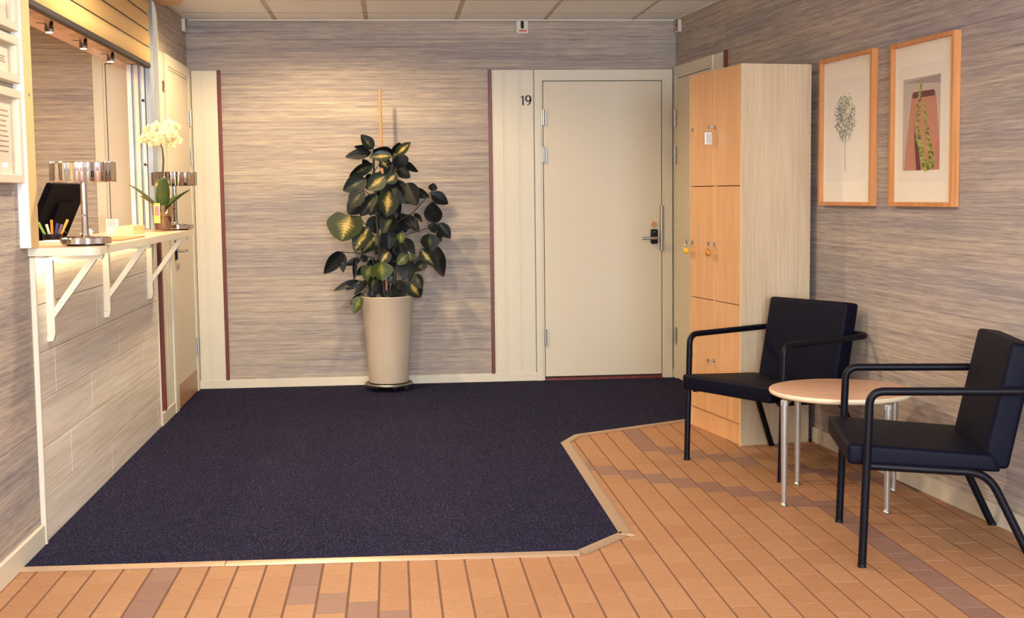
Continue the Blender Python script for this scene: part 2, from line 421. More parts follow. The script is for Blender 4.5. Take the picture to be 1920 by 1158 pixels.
# digits
def digit_strokes(ch, x, h):
    """humanist numerals: (points with widths) in units of the height h"""
    if ch == '1':
        S = [[(.02, .78, .05), (.16, .86, .07), (.26, .96, .10)], [(.28, .98, .15), (.28, .6, .15), (.28, 0, .17)]]; adv = .50
    elif ch == '9':
        ring = [(.32+.24*math.cos(a), .68+.29*math.sin(a), .10+.08*abs(math.cos(a))) for a in [i*2*PI/20 for i in range(21)]]
        S = [ring, [(.56, .68, .18), (.56, .46, .18), (.50, .25, .14), (.38, .09, .10), (.20, -.02, .05)]]; adv = .66
    else:
        r1 = [(.30+.18*math.cos(a), .75+.21*math.sin(a), .09+.07*abs(math.cos(a))) for a in [i*2*PI/18 for i in range(19)]]
        r2 = [(.30+.24*math.cos(a), .27+.26*math.sin(a), .09+.08*abs(math.cos(a))) for a in [i*2*PI/20 for i in range(21)]]
        S = [r1, r2]; adv = .62
    return [[(x+a*h, b*h, wd*h) for a, b, wd in st] for st in S], adv*h
def number(txt, f, h, m, parent, a0, z0):
    x = a0
    for ch in txt:
        st, adv = digit_strokes(ch, x, h); bm = bmesh.new()
        for s in st: ribbon([(a, b+z0, wd) for a, b, wd in s], f, .002, bm)
        obj('digit', bm, m, parent); x += adv

# ------------------------------------------------------------------ doors
def hinge(parent, f, a, z, h=.10, wd=.011):
    bm = bmesh.new(); c = Vector(f(a, z, .028)); tube([c-Vector((0, 0, h/2)), c-Vector((0, 0, .001))], wd, 12, bm); tube([c+Vector((0, 0, .001)), c+Vector((0, 0, h/2))], wd, 12, bm)
    hg = obj('hinge', bm, STEEL, parent, 30)
    bm = bmesh.new(); prism([(a-.016, z-h/2), (a+.016, z-h/2), (a+.016, z+h/2), (a-.016, z+h/2)], .018, .022, bm, f); obj('hinge_plate', bm, STEEL, hg)
def casing(parent, f, a0, a1, l0, l1, ztop, zleaf, zb=.0):
    """outer edges a0..a1, leaf l0..l1"""
    def fr(x0, x1, z0, z1, d, nm='frame'):
        bm = bmesh.new(); prism([(x0, z0), (x1, z0), (x1, z1), (x0, z1)], 0, d, bm, f); return obj(nm, bm, WHITE, parent)
    t = .018
    fr(a0, l0-t, zb, ztop, .022, 'casing'); fr(l1+t, a1, zb, ztop, .022, 'casing'); fr(l0-t, l1+t, zleaf+t, ztop, .022, 'casing')
    fr(l0-t, l0-.003, zb, zleaf+t, .016); fr(l1+.003, l1+t, zb, zleaf+t, .016); fr(l0-.003, l1+.003, zleaf+.003, zleaf+t, .016)
    bm = bmesh.new(); prism([(l0-.003, zb), (l1+.003, zb), (l1+.003, zleaf+.003), (l0-.003, zleaf+.003)], 0, .004, bm, f); obj('rebate', bm, GAP, parent)
def leaf(parent, f, l0, l1, z0, z1, d=.018):
    bm = bmesh.new(); prism([(l0, z0), (l1, z0), (l1, z1), (l0, z1)], .004, d, bm, f)
    bmesh.ops.bevel(bm, geom=bm.edges[:], offset=.0015, segments=1, affect='EDGES'); return obj('leaf', bm, WHITE2, parent)
d1 = sgroup('door_1')
casing(d1, bwf, .984, 1.942, 1.043, 1.868, 2.150, 2.074); leaf(d1, bwf, 1.045, 1.866, .036, 2.072)
for z in (1.829, 1.574, .313): hinge(d1, bwf, 1.046, z, .105)
obj('threshold', box(1.045, 1.868, YB-.03, YB, .004, .026, .003), RED, d1)
number('19', lambda a, b, h: (a, YB-.0121-h, b), .066, INK, d1, .888, 1.912)
lk = obj('lock_plate', (lambda b: b)(box(1.788, 1.838, YB-.036, YB-.018, .950, 1.052, .008, 3)), BLACKP, d1, 30)
bm = tube([(1.814, YB-.03, .992), (1.814, YB-.075, .992)], .010, 12); tube(smooth_path([(1.822, YB-.075, .992), (1.80, YB-.078, .992), (1.722, YB-.07, .990)], .02), .0095, 12, bm); obj('lever_handle', bm, STEEL, lk, 40)
bm = bmesh.new()
for i in range(2): bx(bm, 1.803+i*.010, 1.809+i*.010, YB-.0368, YB-.0358, 1.032, 1.036)
obj('indicator', bm, SILVER, lk)
obj('thumb_disc', tube([(1.813, YB-.016, 1.085), (1.813, YB-.026, 1.085)], .020, 24), BRASS, d1, 40)
obj('pull_strip', (lambda b: b)(tube([(1.866, YB-.02, .902), (1.866, YB-.02, 1.218)], .013, 12)), STEEL, d1, 40)

d2 = sgroup('door_2')
casing(d2, lwf, 7.952, YB-.003, 8.075, 8.835, 2.165, 2.082); leaf(d2, lwf, 8.077, 8.833, .012, 2.080)
for z in (1.835, 1.583, .316): hinge(d2, lwf, 8.845, z, .105)
number('18', lambda a, b, h: (XL+.012+h, a, b), .066, INKB, d2, 7.885, 1.935)
lk = obj('lock_plate', box(XL+.018, XL+.030, 8.10, 8.145, .93, 1.06, .006, 2), BLACKP, d2, 30)
bm = tube([(XL+.03, 8.122, .985), (XL+.075, 8.122, .985)], .009, 12); tube(smooth_path([(XL+.075, 8.115, .985), (XL+.078, 8.14, .985), (XL+.072, 8.235, .985)], .02), .009, 12, bm); obj('lever_handle', bm, STEEL, lk, 40)
obj('kick_reflection', box(XL+.018, XL+.020, 8.09, 8.82, .015, .16), mat('reflection_brown', (176, 128, 92), .4), d2)  # brown reflection at the door foot painted as a thin plate

d3 = sgroup('door_3')
casing(d3, rwf, .012, .828, .075, .770, 2.165, 2.085); leaf(d3, rwf, .077, .768, .012, 2.083)
for z in (1.814, 1.561, .314): hinge(d3, rwf, .070, z, .105, .013)

# ------------------------------------------------------------------ left side: hatch, clad front, counter
# clad front of the reception: whitewashed planks in staggered rows
clad = sgroup('trim_13')
CY0, CY1, CZ1 = 4.985, 7.492, 1.096; rows = 6; rh = CZ1/rows
for r in range(rows):
    y = CY0-[.0, .75, .35, .95, .2, .6][r]; z0 = r*rh
    while y < CY1:
        a, b = max(y, CY0), min(y+1.2, CY1); y += 1.2
        if b-a < .03: continue
        obj('plank', box(XL, XL+.010, a+.001, b-.001, z0+.0011, z0+rh-.0011, .0016), PLANK, clad)
obj('edge_trim', box(XL, XL+.020, 4.966, CY0, 0, CZ1, .002), WHITE, clad)
obj('edge_trim', box(XL, XL+.016, CY1, 7.503, 0, CZ1, .002), WHITE, clad)

top = thing('reception_counter', 'narrow white reception counter shelf with light wood top and rounded corner', 'counter')
CT0, CT1 = 1.100, 1.131
def counter_poly(e=0):
    P = [(XL-.30, 4.97), (XL, 4.97)]; xe = -1.092; r = .045
    P = [(XL+.001-.0, 4.952-e)]
    for i in range(9):
        a = -PI/2+i*PI/2/8; P.append((xe-r+(r+e)*math.cos(a), 4.952+r+(r+e)*math.sin(a)))
    P += [(-1.108+e, 7.44), (-1.125, 7.465+e), (XL+.001, 7.465+e)]
    return P
obj('worktop', prism(counter_poly(), CT0+.001, CT1-.001), WHITE, top)
obj('top_veneer', prism(counter_poly(-.002), CT1-.001, CT1+.0012), TABLETOP, top)
obj('inner_sill', box(XL-.17, XL+.002, 4.968, 7.598, CT0+.001, CT1+.0012, .001), TABLETOP, top)
def bracket(y):
    x0 = XL+.010; wd = .03; br = obj('bracket', box(x0, x0+.030, y-wd/2, y+wd/2, .79, CT0, .002), WHITE, top)
    bm = bmesh.new(); prism([(x0, .79), (x0+.030, .79), (x0+.022, .765), (x0, .762)], y-wd/2, y+wd/2, bm, lambda a, b, h: (a, h, b)); obj('bracket_toe', bm, WHITE, br)
    bm = bmesh.new(); prism([(x0+.03, CT0-.022), (x0+.215, CT0-.022), (x0+.222, CT0-.012), (x0+.222, CT0), (x0+.03, CT0)], y-wd/2, y+wd/2, bm, lambda a, b, h: (a, h, b)); obj('bracket_arm', bm, WHITE, br)
    bm = bmesh.new(); prism([(x0+.03, .855), (x0+.03, .893), (x0+.165, CT0-.022), (x0+.197, CT0-.022)], y-wd/2+.002, y+wd/2-.002, bm, lambda a, b, h: (a, h, b)); obj('bracket_brace', bm, WHITE, br)
for y in (5.15, 6.15, 7.23): bracket(y)

# LED strip under the near end of the counter
led = thing('counter_light', 'warm lamp strip glowing along the underside of the counter', 'light')
obj('housing', box(XL+.018, XL+.05, 4.99, 5.125, CT0-.010, CT0, .002), WHITE, led)
obj('housing', box(XL+.018, XL+.05, 5.175, 6.12, CT0-.010, CT0, .002), WHITE, led)
obj('diffuser', box(XL+.021, XL+.047, 4.995, 5.12, CT0-.0125, CT0-.010), m_emit('led_warm', (1, .75, .38), 36), led)
obj('diffuser', box(XL+.021, XL+.047, 5.18, 6.115, CT0-.0125, CT0-.010), m_emit('led_warm_soft', (1, .75, .42), 12), led)
obj('housing', box(XL+.018, XL+.05, 6.18, 7.20, CT0-.010, CT0, .002), WHITE, led)
obj('diffuser', box(XL+.021, XL+.047, 6.185, 7.195, CT0-.0125, CT0-.010), m_emit('led_warm_soft', (1, .75, .42), 12), led)

# roller shutter with side posts and rails
sh = thing('roller_shutter', 'half-raised cream roller shutter above the reception hatch', 'shutter')
pitch = .0905
for i in range(5):
    z0 = 2.062+i*pitch; bm = bmesh.new(); pr = []
    for q in range(9):
        t = q/8; pr.append((XL+.004+.011*math.sin(PI*t)**.7, z0+.003+t*(pitch-.005)))
    pr += [(XL+.001, z0+pitch-.002), (XL+.001, z0+.003)]
    prism(pr, OY0, 7.535, bm, lambda a, b, h: (a, h, b)); obj('slat', bm, SHUTTER, sh, 30)
    obj('slat_seal', box(XL+.001, XL+.006, OY0, 7.535, z0-.002, z0+.003), DARKSEAL, sh)
obj('bottom_rail', box(XL-.016, XL+.014, OY0, 7.535, 2.036, 2.060, .003), DARKSEAL, sh)
po = obj('side_post', box(XL, XL+.039, 4.855, 4.965, 1.134, 2.47, .002), GREYW, sh)
obj('post_lamplight', box(XL+.0385, XL+.0405, 4.857, 4.963, 1.135, 2.47), mat('lamplit_post', (226, 196, 140), .45), po)  # warm lamplight on the post's room side, painted as a cream skin
obj('screw', tube([(XL+.0405, 4.91, 1.69), (XL+.044, 4.91, 1.69)], .006, 10), STEEL, po)
obj('guide_rail', box(XL-.02, XL+.010, 7.535, 7.66, 1.133, 2.434, .002), BLUEG, sh)
bm = bmesh.new(); pr = [(XL, 1.133), (XL+.034, 1.133)]
for q in range(9):
    t = q/8; pr.append((XL+.034-.026*(1-math.cos(t*PI/2)), 2.30+.13*math.sin(t*PI/2)))
pr += [(XL, 2.43)]
prism(pr, 7.665, 7.685, bm, lambda a, b, h: (a, h, b)); obj('side_cheek', bm, WHITE, sh)
bm = bmesh.new(); prism([(XL, 2.436), (XL+.125, 2.436), (XL+.165, 2.486), (XL, 2.486)], OY0-.1, 7.93, bm, lambda a, b, h: (a, h, b)); obj('shutter_housing', bm, mat('housing_beige', (206, 168, 132), .5), sh)
# aluminium window profiles in the far reveal
rv = thing('hatch_window_frame', 'white and grey sliding window profiles in the far reveal of the hatch', 'window frame')
for x0, x1, d, m in ((-1.478, -1.452, .02, GREYW), (-1.452, -1.440, .008, BLUEG), (-1.440, -1.414, .02, WHITE), (-1.414, -1.402, .006, BLUEG), (-1.402, -1.380, .016, GREYW), (-1.380, -1.370, .008, STEEL)):
    obj('profile', box(x0, x1-.001, OY1-d, OY1-.0005, 1.134, 2.062, .002), m, rv)
for z in (1.50, 1.86): obj('latch', tube([(-1.391, OY1-.017, z), (-1.391, OY1-.026, z)], .008, 12), CHROME, rv)

# ------------------------------------------------------------------ reception room behind the hatch
struct(obj('wall_reception_back', box(-3.9, XL-.13, 8.10, 8.2, 0, 2.6), WALLP))
struct(obj('wall_reception_side', box(-4.0, -3.9, 3.0, 8.2, 0, 2.6), WALLP))
struct(obj('wall_reception_front', box(-4.0, XL-.13, 2.9, 3.0, 0, 2.6), WALLP))
d4 = sgroup('door_4'); rbf = lambda a, z, h: (a, 8.10-h, z)
casing(d4, rbf, -1.775, XL-.132, -1.70, -1.50+.02, 2.165, 2.115); leaf(d4, rbf, -1.698, -1.482, .01, 2.113)
struct(obj('trim_12', box(-1.560, XL-.131, 3.2, OY1+.3, 2.066, 2.10, .002), mat('soffit_board', (206, 172, 150), .25)))
for i, (y, nm) in enumerate(((5.72, 'nearest the side post'), (6.335, 'in the middle of the row'), (6.93, 'farthest along the hatch'))):
    t = thing('spotlight', 'small chrome cylinder spotlight under the hatch soffit, '+nm, 'spotlight', (-1.42-.022, y, 2.066), 0, 'spotlights under the hatch soffit')
    t.location.x = -1.428
    obj('body', lathe([(.019, 0), (.019, -.026), (.017, -.027), (.017, -.030), (.019, -.031), (.019, -.052), (.015, -.054)], 24), CHROME, t, 40)
    obj('lens', lathe([(.014, -.0545), (.012, -.056)], 20), m_emit('spot_lens', (1, .75, .42), 30), t)
    obj('stem', tube([(0, 0, -.02), (-.05, .0, -.014)], .003, 6), CHROME, t)
    ld = bpy.data.lights.new('spot', 'SPOT'); ld.energy = 14; ld.color = WARM; ld.spot_size = math.radians(140); ld.spot_blend = .6; ld.shadow_soft_size = .012
    lo = bpy.data.objects.new('spot_light', ld); COL.objects.link(lo); lo.parent = t; lo.location = (0, 0, -.060)
desk = thing('reception_desk', 'light wood desk inside the reception behind the counter', 'desk')
obj('desk_top', box(-2.35, XL-.18, 4.6, 7.6, .935, .96, .002), TABLETOP, desk)
for y in (4.7, 7.5): obj('desk_leg', box(-2.3, -1.70, y-.02, y+.02, 0, .935), WHITE, desk)

# ------------------------------------------------------------------ ceiling downlights and added fill panels (outside the frame, above and behind the camera)
for i, (x, y, wt) in enumerate(DOWNLIGHTS):
    t = thing('ceiling_downlight', ['round ceiling downlight nearest the back wall', 'round ceiling downlight above the middle of the carpet', 'round ceiling downlight above the front of the carpet', 'round ceiling downlight near the chairs'][i], 'downlight', (x, y, 2.488), 0, 'round ceiling downlights')
    obj('ring', lathe([(.085, 0), (.085, -.012), (.075, -.016), (.062, -.006), (.062, 0)], 40, cap=False), WHITE, t, 40)
    obj('lens', lathe([(.061, -.002), (.058, -.005)], 32), m_emit('downlight_lens%d' % i, (1, .80, .52), 18), t)
    ld = bpy.data.lights.new('downlight', 'SPOT'); ld.energy = wt; ld.color = WARM if i == 0 else WARM2; ld.spot_size = math.radians(165); ld.spot_blend = .40; ld.shadow_soft_size = .05
    lo = bpy.data.objects.new('downlight_lamp', ld); COL.objects.link(lo); lo.parent = t; lo.location = (0, 0, -.02)
for i, (x, y, wt) in enumerate(FILL_PANELS+[RECEPTION_FILL]):
    t = thing('fill_panel_light', ['added unseen fill panel on the ceiling just behind the viewer', 'added unseen fill panel on the ceiling at the far end behind the viewer', 'added unseen fill panel on the reception ceiling'][i], 'ceiling light', (x, y, 2.488 if i < 2 else 2.498), 0, 'added fill panels')
    bm = bmesh.new(); bx(bm, -.3, .3, -.3, -.28, -.012, 0); bx(bm, -.3, .3, .28, .3, -.012, 0); bx(bm, -.3, -.28, -.28, .28, -.012, 0); bx(bm, .28, .3, -.28, .28, -.012, 0); obj('frame', bm, WHITE, t)
    obj('diffuser', box(-.28, .28, -.28, .28, -.006, -.001), m_emit('fill_diffuser', NEUT, 3), t)
    ld = bpy.data.lights.new('panel', 'AREA'); ld.energy = wt; ld.color = NEUT if i < 2 else WARM; ld.size = .54
    lo = bpy.data.objects.new('fill_lamp', ld); COL.objects.link(lo); lo.parent = t; lo.location = (0, 0, -.014)

# ------------------------------------------------------------------ locker cabinet
LU = Vector((-.108, .627, 0)).normalized(); LA = math.atan2(LU.y, LU.x)   # along the doors, away from the viewer
lk = thing('locker_cabinet', 'tall locker cabinet with six orange beech doors and pale maple side panel', 'locker', (1.766, 6.473, 0), LA)
# local x runs along the doors (away from the viewer), local -y into the wall
W, Dp, Ht = .680, .385, 1.949
obj('side_panel', box(0, .018, -Dp, 0, 0, Ht, .001), MAPLE, lk); obj('side_panel', box(W-.018, W, -Dp, 0, 0, Ht, .001), MAPLE, lk)
obj('top_panel', box(.018, W-.018, -Dp, -.004, Ht-.018, Ht, .001), MAPLE, lk); obj('back_panel', box(.018, W-.018, -Dp, -Dp+.008, .0, Ht-.018), MAPLE, lk)
obj('edge_band', box(0, .018, 0, .002, 0, Ht), MAPLE_EDGE, lk)
obj('plinth', box(.018, W-.018, -.03, -.012, 0, .108), BEECH, lk)
obj('carcass', box(.018, W-.018, -.04, -.022, .108, Ht-.018), GAP, lk)
zs = [.112, .727, 1.337, 1.945]
obj('mid_post', box(.024+(W-.042)/2-.0032, .024+(W-.042)/2+.0002, -.021, .0008, .112, 1.945), MAPLE_EDGE, lk)
for r in range(3):
    for c in range(2):
        a = .024+c*(W-.042)/2; b = a+(W-.042)/2-.003
        dr = obj('locker_door', box(a, b, -.020, .0015, zs[r]+.002, zs[r+1]-.002, .0012), BEECH, lk)
        kx = (.330, .628)[c]; kz = [.405, 1.030, 1.648][r]
        obj('lock', tube([(kx, .0015, kz), (kx, .009, kz)], .009, 14), STEEL, dr, 40)
def key_tag(name, label, c, r, kind):
    a = .024+c*(W-.042)/2; kx = (.330, .628)[c]; kz = [.405, 1.030, 1.648][r]
    M = Matrix.Translation((1.766, 6.473, 0)) @ Matrix.Rotation(LA, 4, 'Z')
    t = thing(name, label, 'key', M @ Vector((kx, .010, kz)), LA, 'keys in the locker doors')
    bm = lathe([(.011, -.0015), (.011, .0015)], 16)
    for v in bm.verts: v.co = Vector((v.co.x, v.co.z+.028, v.co.y+.002))
    bx(bm, -.002, .002, 0, .02, -.003, .003); obj('key', bm, STEEL, t)
    ring = [Vector((.0, .030+.010*math.cos(q), -.012+.012*math.sin(q))) for q in [i*2*PI/14 for i in range(15)]]
    obj('key_ring', tube(ring, .0014, 6), STEEL, t, True)
    if kind == 'plate':
        obj('tag', box(-.005, .004, .010, .050, -.092, -.026, .004, 2), mat('key_tag_white', (226, 226, 216), .2), t)
        obj('tag_face', box(-.0058, -.0046, .016, .044, -.085, -.036), mat('key_tag_grey', (196, 198, 200), .15), t)
    elif kind:
        bm = bmesh.new(); bmesh.ops.create_uvsphere(bm, u_segments=18, v_segments=12, radius=.019)
        for v in bm.verts: v.co = Vector((v.co.x, v.co.y*.8+.030, v.co.z-.046))
        obj('tag', bm, kind, t, 'all')
key_tag('locker_key', 'key with white square tag in a top locker door', 0, 2, 'plate')
key_tag('locker_key', 'key with yellow round tag in the middle locker door nearer the back wall', 1, 1, mat('yellow_tag', (226, 178, 40), .25))
key_tag('locker_key', 'key with amber round tag in the middle locker door nearer the chairs', 0, 1, mat('amber_tag', (206, 136, 66), .2, .3))
key_tag('locker_key', 'key with a bare ring in the bottom locker door nearer the chairs', 0, 0, None)

# ------------------------------------------------------------------ wall devices
def device(f, a, z, label, fl=1):
    o = tag(link('wall_sensor', None), label, 'sensor', 'white wall sensors under the ceiling'); o.empty_display_size = .03
    bm = bmesh.new(); prism([(a-.040, z-.083), (a+.040, z-.083), (a+.040, z), (a-.040, z)], 0, .022, bm, f)
    bmesh.ops.bevel(bm, geom=bm.edges[:], offset=.003, segments=2, affect='EDGES'); obj('cover', bm, WHITE, o)
    bm = bmesh.new(); pr = [(a+.011*math.cos(q), z-.042+.011*math.sin(q)) for q in [PI+i*PI/8 for i in range(9)]]+[(a+.011, z-.001), (a-.011, z-.001)]
    prism(pr, .0222, .0235, bm, f); obj('slot', bm, BLACKP, o)
    bm = bmesh.new(); prism([(a-.022, z-.072), (a+.030, z-.072), (a+.030, z-.060), (a-.022, z-.060)], .0222, .0232, bm, f); obj('red_mark', bm, mat('red_mark', (206, 92, 84), .5), o)
device(bwf, .906, 2.479, 'white sensor box with red mark on the back wall above the numbered door')
device(lwf, 8.82, 2.477, 'white sensor box high on the left wall by the far corner')
device(rwf, .09, 2.477, 'white sensor box high on the right wall by the far corner')

# ------------------------------------------------------------------ pictures on the right wall
def picture(s0, s1, z0, z1, label):
    t = tag(link('framed_picture', None), label, 'picture', 'framed prints on the right wall'); t.empty_display_size = .05; t.location = RW((s0+s1)/2, z0, 0)
    inv = Vector(t.location)
    def f(a, b, h): return tuple(Vector(RW(a, b, h))-inv)
    bar, dp = .018, .034
    for (a0, a1, b0, b1) in ((s0, s1, z0, z0+bar), (s0, s1, z1-bar, z1), (s0, s0+bar, z0+bar, z1-bar), (s1-bar, s1, z0+bar, z1-bar)):
        bm = bmesh.new(); prism([(a0, b0), (a1, b0), (a1, b1), (a0, b1)], .001, dp, bm, f); obj('frame_bar', bm, FRAMEW, t)
    def sheet(nm, a0, a1, b0, b1, h, m):
        bm = bmesh.new(); prism([(a0, b0), (a1, b0), (a1, b1), (a0, b1)], h-.0006, h, bm, f); return obj(nm, bm, m, t)
    sheet('mount', s0+bar, s1-bar, z0+bar, z1-bar, .014, PAPER2)
    sheet('glass', s0+bar, s1-bar, z0+bar, z1-bar, .026, GLASS)
    return t, f, sheet
S = lambda y: (YB-y)/CN
t, f, sheet = picture(S(6.455), S(5.868), 1.233, 1.957, 'framed print of a round green tree-like flower head')
sheet('print', S(6.40), S(5.962), 1.350, 1.848, .0150, mat('print_paper', (246, 238, 222), .7))
rnd = random.Random(3); sc_, zc_ = S(6.185), 1.655
bm = bmesh.new(); cols = [mat('print_green0', (134, 140, 120), .8), mat('print_green1', (168, 170, 138), .8), mat('print_green2', (204, 198, 166), .8)]
for i in range(820):
    a = rnd.random()*2*PI; r = rnd.random()**.5; r *= rnd.uniform(.75, 1.12); x = sc_+.118*r*math.cos(a); z = zc_+.112*r*math.sin(a)
    q = rnd.uniform(.0025, .0065); th = rnd.random()*PI
    n0 = len(bm.faces); prism([(x+q*math.cos(th+j*2*PI/5)*rnd.uniform(.6, 1.1), z+q*math.sin(th+j*2*PI/5)) for j in range(5)], .0152, .0154, bm, f); bm.faces.ensure_lookup_table()
    sd = (x-sc_)/.118; mi = 0 if rnd.random() < .62-.5*sd else (1 if rnd.random() < .55 else 2)
    for fc in bm.faces[n0:]: fc.material_index = mi
ribbon([(sc_-.004, 1.60, .004), (sc_, 1.50, .006), (sc_+.005, 1.400, .007)], lambda a, b, h: f(a, b, .0152+h), .0002, bm)
o = obj('printed_flower', bm, cols[0], t)
for m_ in cols[1:]: o.data.materials.append(m_)
t, f, sheet = picture(S(5.690), S(5.135), 1.235, 1.948, 'framed print of a green sprig lying in a terracotta dish')
sheet('print_sheet', S(5.635), S(5.220), 1.338, 1.842, .0150, mat('print_paper', (246, 238, 222), .7))
sheet('print', S(5.595), S(5.268), 1.390, 1.787, .0153, mat('print_grey', (198, 186, 172), .7))
g = lambda a, b, h: f(a, b, .0155+h)
bm = bmesh.new(); prism([(S(5.595), 1.772), (S(5.268), 1.787), (S(5.268), 1.750)], 0, .0002, bm, g); obj('print_shadow_shape', bm, mat('print_mauve', (166, 150, 150), .7), t)
sm, s0, s1 = S(5.415), S(5.595), S(5.268)
bm = bmesh.new(); prism([(s0+.018, 1.390), (s1, 1.390), (s1, 1.47), (s1-.035, 1.70), (s1-.045, 1.722), (s1-.062, 1.728), (s0+.10, 1.728), (s0+.083, 1.722), (s0+.078, 1.70), (s0+.03, 1.48)], .0002, .0004, bm, g); obj('printed_dish', bm, mat('print_terracotta', (200, 136, 112), .7), t)
bm = bmesh.new(); prism([(s0+.086, 1.700), (s1-.046, 1.700), (s1-.048, 1.720), (s1-.062, 1.726), (s0+.10, 1.726), (s0+.086, 1.72)], .0004, .0006, bm, g); prism([(s0+.13, 1.390), (s0+.17, 1.390), (s0+.15, 1.48), (s0+.11, 1.56), (s0+.10, 1.62), (s0+.112, 1.50)], .0004, .0006, bm, g); obj('printed_dish_shade', bm, mat('print_umber', (104, 56, 56), .7), t)
bm = bmesh.new(); cols = [mat('print_leaf0', (142, 150, 66), .7), mat('print_leaf1', (176, 180, 96), .7), mat('print_leaf2', (98, 104, 50), .7)]
def sprig(pts, n, wd):
    for i in range(n):
        q = i/(n-1)*(len(pts)-1); j = min(int(q), len(pts)-2); fr = q-j
        a = pts[j][0]*(1-fr)+pts[j+1][0]*fr; b = pts[j][1]*(1-fr)+pts[j+1][1]*fr
        e = wd*(.5+.9*i/n); a += rnd.uniform(-e, e); sz = .010*(.6+.8*i/n); th = rnd.random()*PI
        n0 = len(bm.faces); prism([(a+sz*math.cos(k*2*PI/7+th)*1.1, b+.7*sz*math.sin(k*2*PI/7+th)) for k in range(7)], .0006+i*2e-6, .0008+i*2e-6, bm, g); bm.faces.ensure_lookup_table(); mi = rnd.choice([0, 0, 1, 1, 2])
        for fc in bm.faces[n0:]: fc.material_index = mi
sprig([(s0+.165, 1.768), (s0+.150, 1.70), (s0+.130, 1.60), (s0+.150, 1.52), (s0+.19, 1.45), (s0+.22, 1.392)], 110, .016)
sprig([(s0+.190, 1.68), (s0+.205, 1.61), (s0+.225, 1.53), (s0+.255, 1.45), (s0+.27, 1.40)], 80, .016)
o = obj('printed_sprig', bm, cols[0], t)
for m_ in cols[1:]: o.data.materials.append(m_)

# framed notices on the left wall
for z0, z1, nm, lines in ((1.905, 2.16, 'topmost of the white framed notices beside the hatch', 3), (1.722, 1.885, 'small white framed notice in the middle of the column beside the hatch', 3), (1.369, 1.697, 'tall lowest white framed notice beside the hatch', 9)):
    t = tag(link('framed_notice', None), nm, 'notice', 'framed notices on the left wall'); t.location = (XL, 4.65, z0); t.empty_display_size = .03
    y0, y1 = 4.49-4.65, 4.825-4.65; h = z1-z0; b = .030
    for q in ((y0, y1, 0, b), (y0, y1, h-b, h), (y0, y0+b, b, h-b), (y1-b, y1, b, h-b)):
        obj('frame_bar', box(.001, .036, q[0], q[1], q[2], q[3], .002), WHITE, t)
    obj('paper', box(.002, .012, y0+b, y1-b, b, h-b), PAPER, t)
    obj('glass', box(.0255, .0265, y0+b, y1-b, b, h-b), GLASS, t)
    bm = bmesh.new()
    for i in range(lines):
        zz = h-b-.05-i*(h-2*b-.07)/max(lines, 1)*.8; wd = rnd.uniform(.05, .09)
        bx(bm, .012, .0125, (y0+y1)/2-wd, (y0+y1)/2+wd, zz, zz+.005)
    obj('text_line', bm, mat('faded_ink', (172, 148, 122), .8), t)

# ------------------------------------------------------------------ chairs
def cushion(w2, prof, bev=.018):
    """prof: side profile (u, z) polygon, extruded across the width and rounded"""
    bm = bmesh.new(); prism(prof, -w2, w2, bm, lambda u, z, h: (u, h, z))
    bmesh.ops.bevel(bm, geom=bm.edges[:], offset=bev, segments=4, profile=.6, affect='EDGES'); return bm
def chair(label, fl, ang):
    # local: x = depth (front legs at 0, back positive), y = across; fl = middle between the front feet
    t = thing('lounge_chair', label, 'chair', (fl[0], fl[1], 0), ang, 'black lounge chairs')
    HW, r = .312, .0145
    obj('seat', cushion(.292, [(-.050, .358), (-.050, .432), (.440, .398), (.470, .335)]), LEATHER, t, 'all')
    obj('backrest', cushion(.250, [(.408, .340), (.503, .337), (.590, .770), (.502, .782)], .02), LEATHER, t, 'all')
    for s in (-1, 1):
        leg = smooth_path([(0, s*HW, 0), (.020, s*HW, .618), (.12, s*HW, .6185)], .065, 8)
        o = obj('front_leg', tube(leg, r, 14), BLACKM, t, 40)
        obj('foot_cap', lathe([(.0155, 0), (.0155, .008), (.0135, .012)], 14, c=(0.0, s*HW, 0)), BLACKP, o, 40)
        rl = smooth_path([(.02, s*(HW-.03), .352), (.425, s*(HW-.03), .332), (.585, s*(HW-.0), .0)], .07, 8)
        o = obj('rear_leg', tube(rl, r, 14), BLACKM, t, 40)
        obj('foot_cap', lathe([(.0155, 0), (.0155, .008), (.0135, .012)], 14, c=(.585, s*HW, 0)), BLACKP, o, 40)
        obj('side_rail', tube([(.012, s*HW, .36), (.012, s*(HW-.035), .358)], .011, 10), BLACKM, t, 40)
    P = smooth_path([(.11, HW, .6185), (.600, HW, .622), (.600, -HW, .622), (.11, -HW, .6185)], .085, 8)
    obj('arm_loop', tube(P, r, 14), BLACKM, t, 40)
    obj('cross_bar', tube([(.20, -HW+.03, .348), (.20, HW-.03, .348)], .011, 10), BLACKM, t, 40)
    obj('cross_bar', tube([(.40, -HW+.03, .330), (.40, HW-.03, .330)], .011, 10), BLACKM, t, 40)
    return t
chair('black leatherette armchair beside the locker, behind the round table', ((1.407+1.728)/2, (6.174+5.638)/2), math.atan2(.288, .527)+.01)
chair('black leatherette armchair nearest the viewer, in front of the round table', ((1.734+1.612)/2, (4.931+4.285)/2), math.atan2(-.129, .567)+.01)

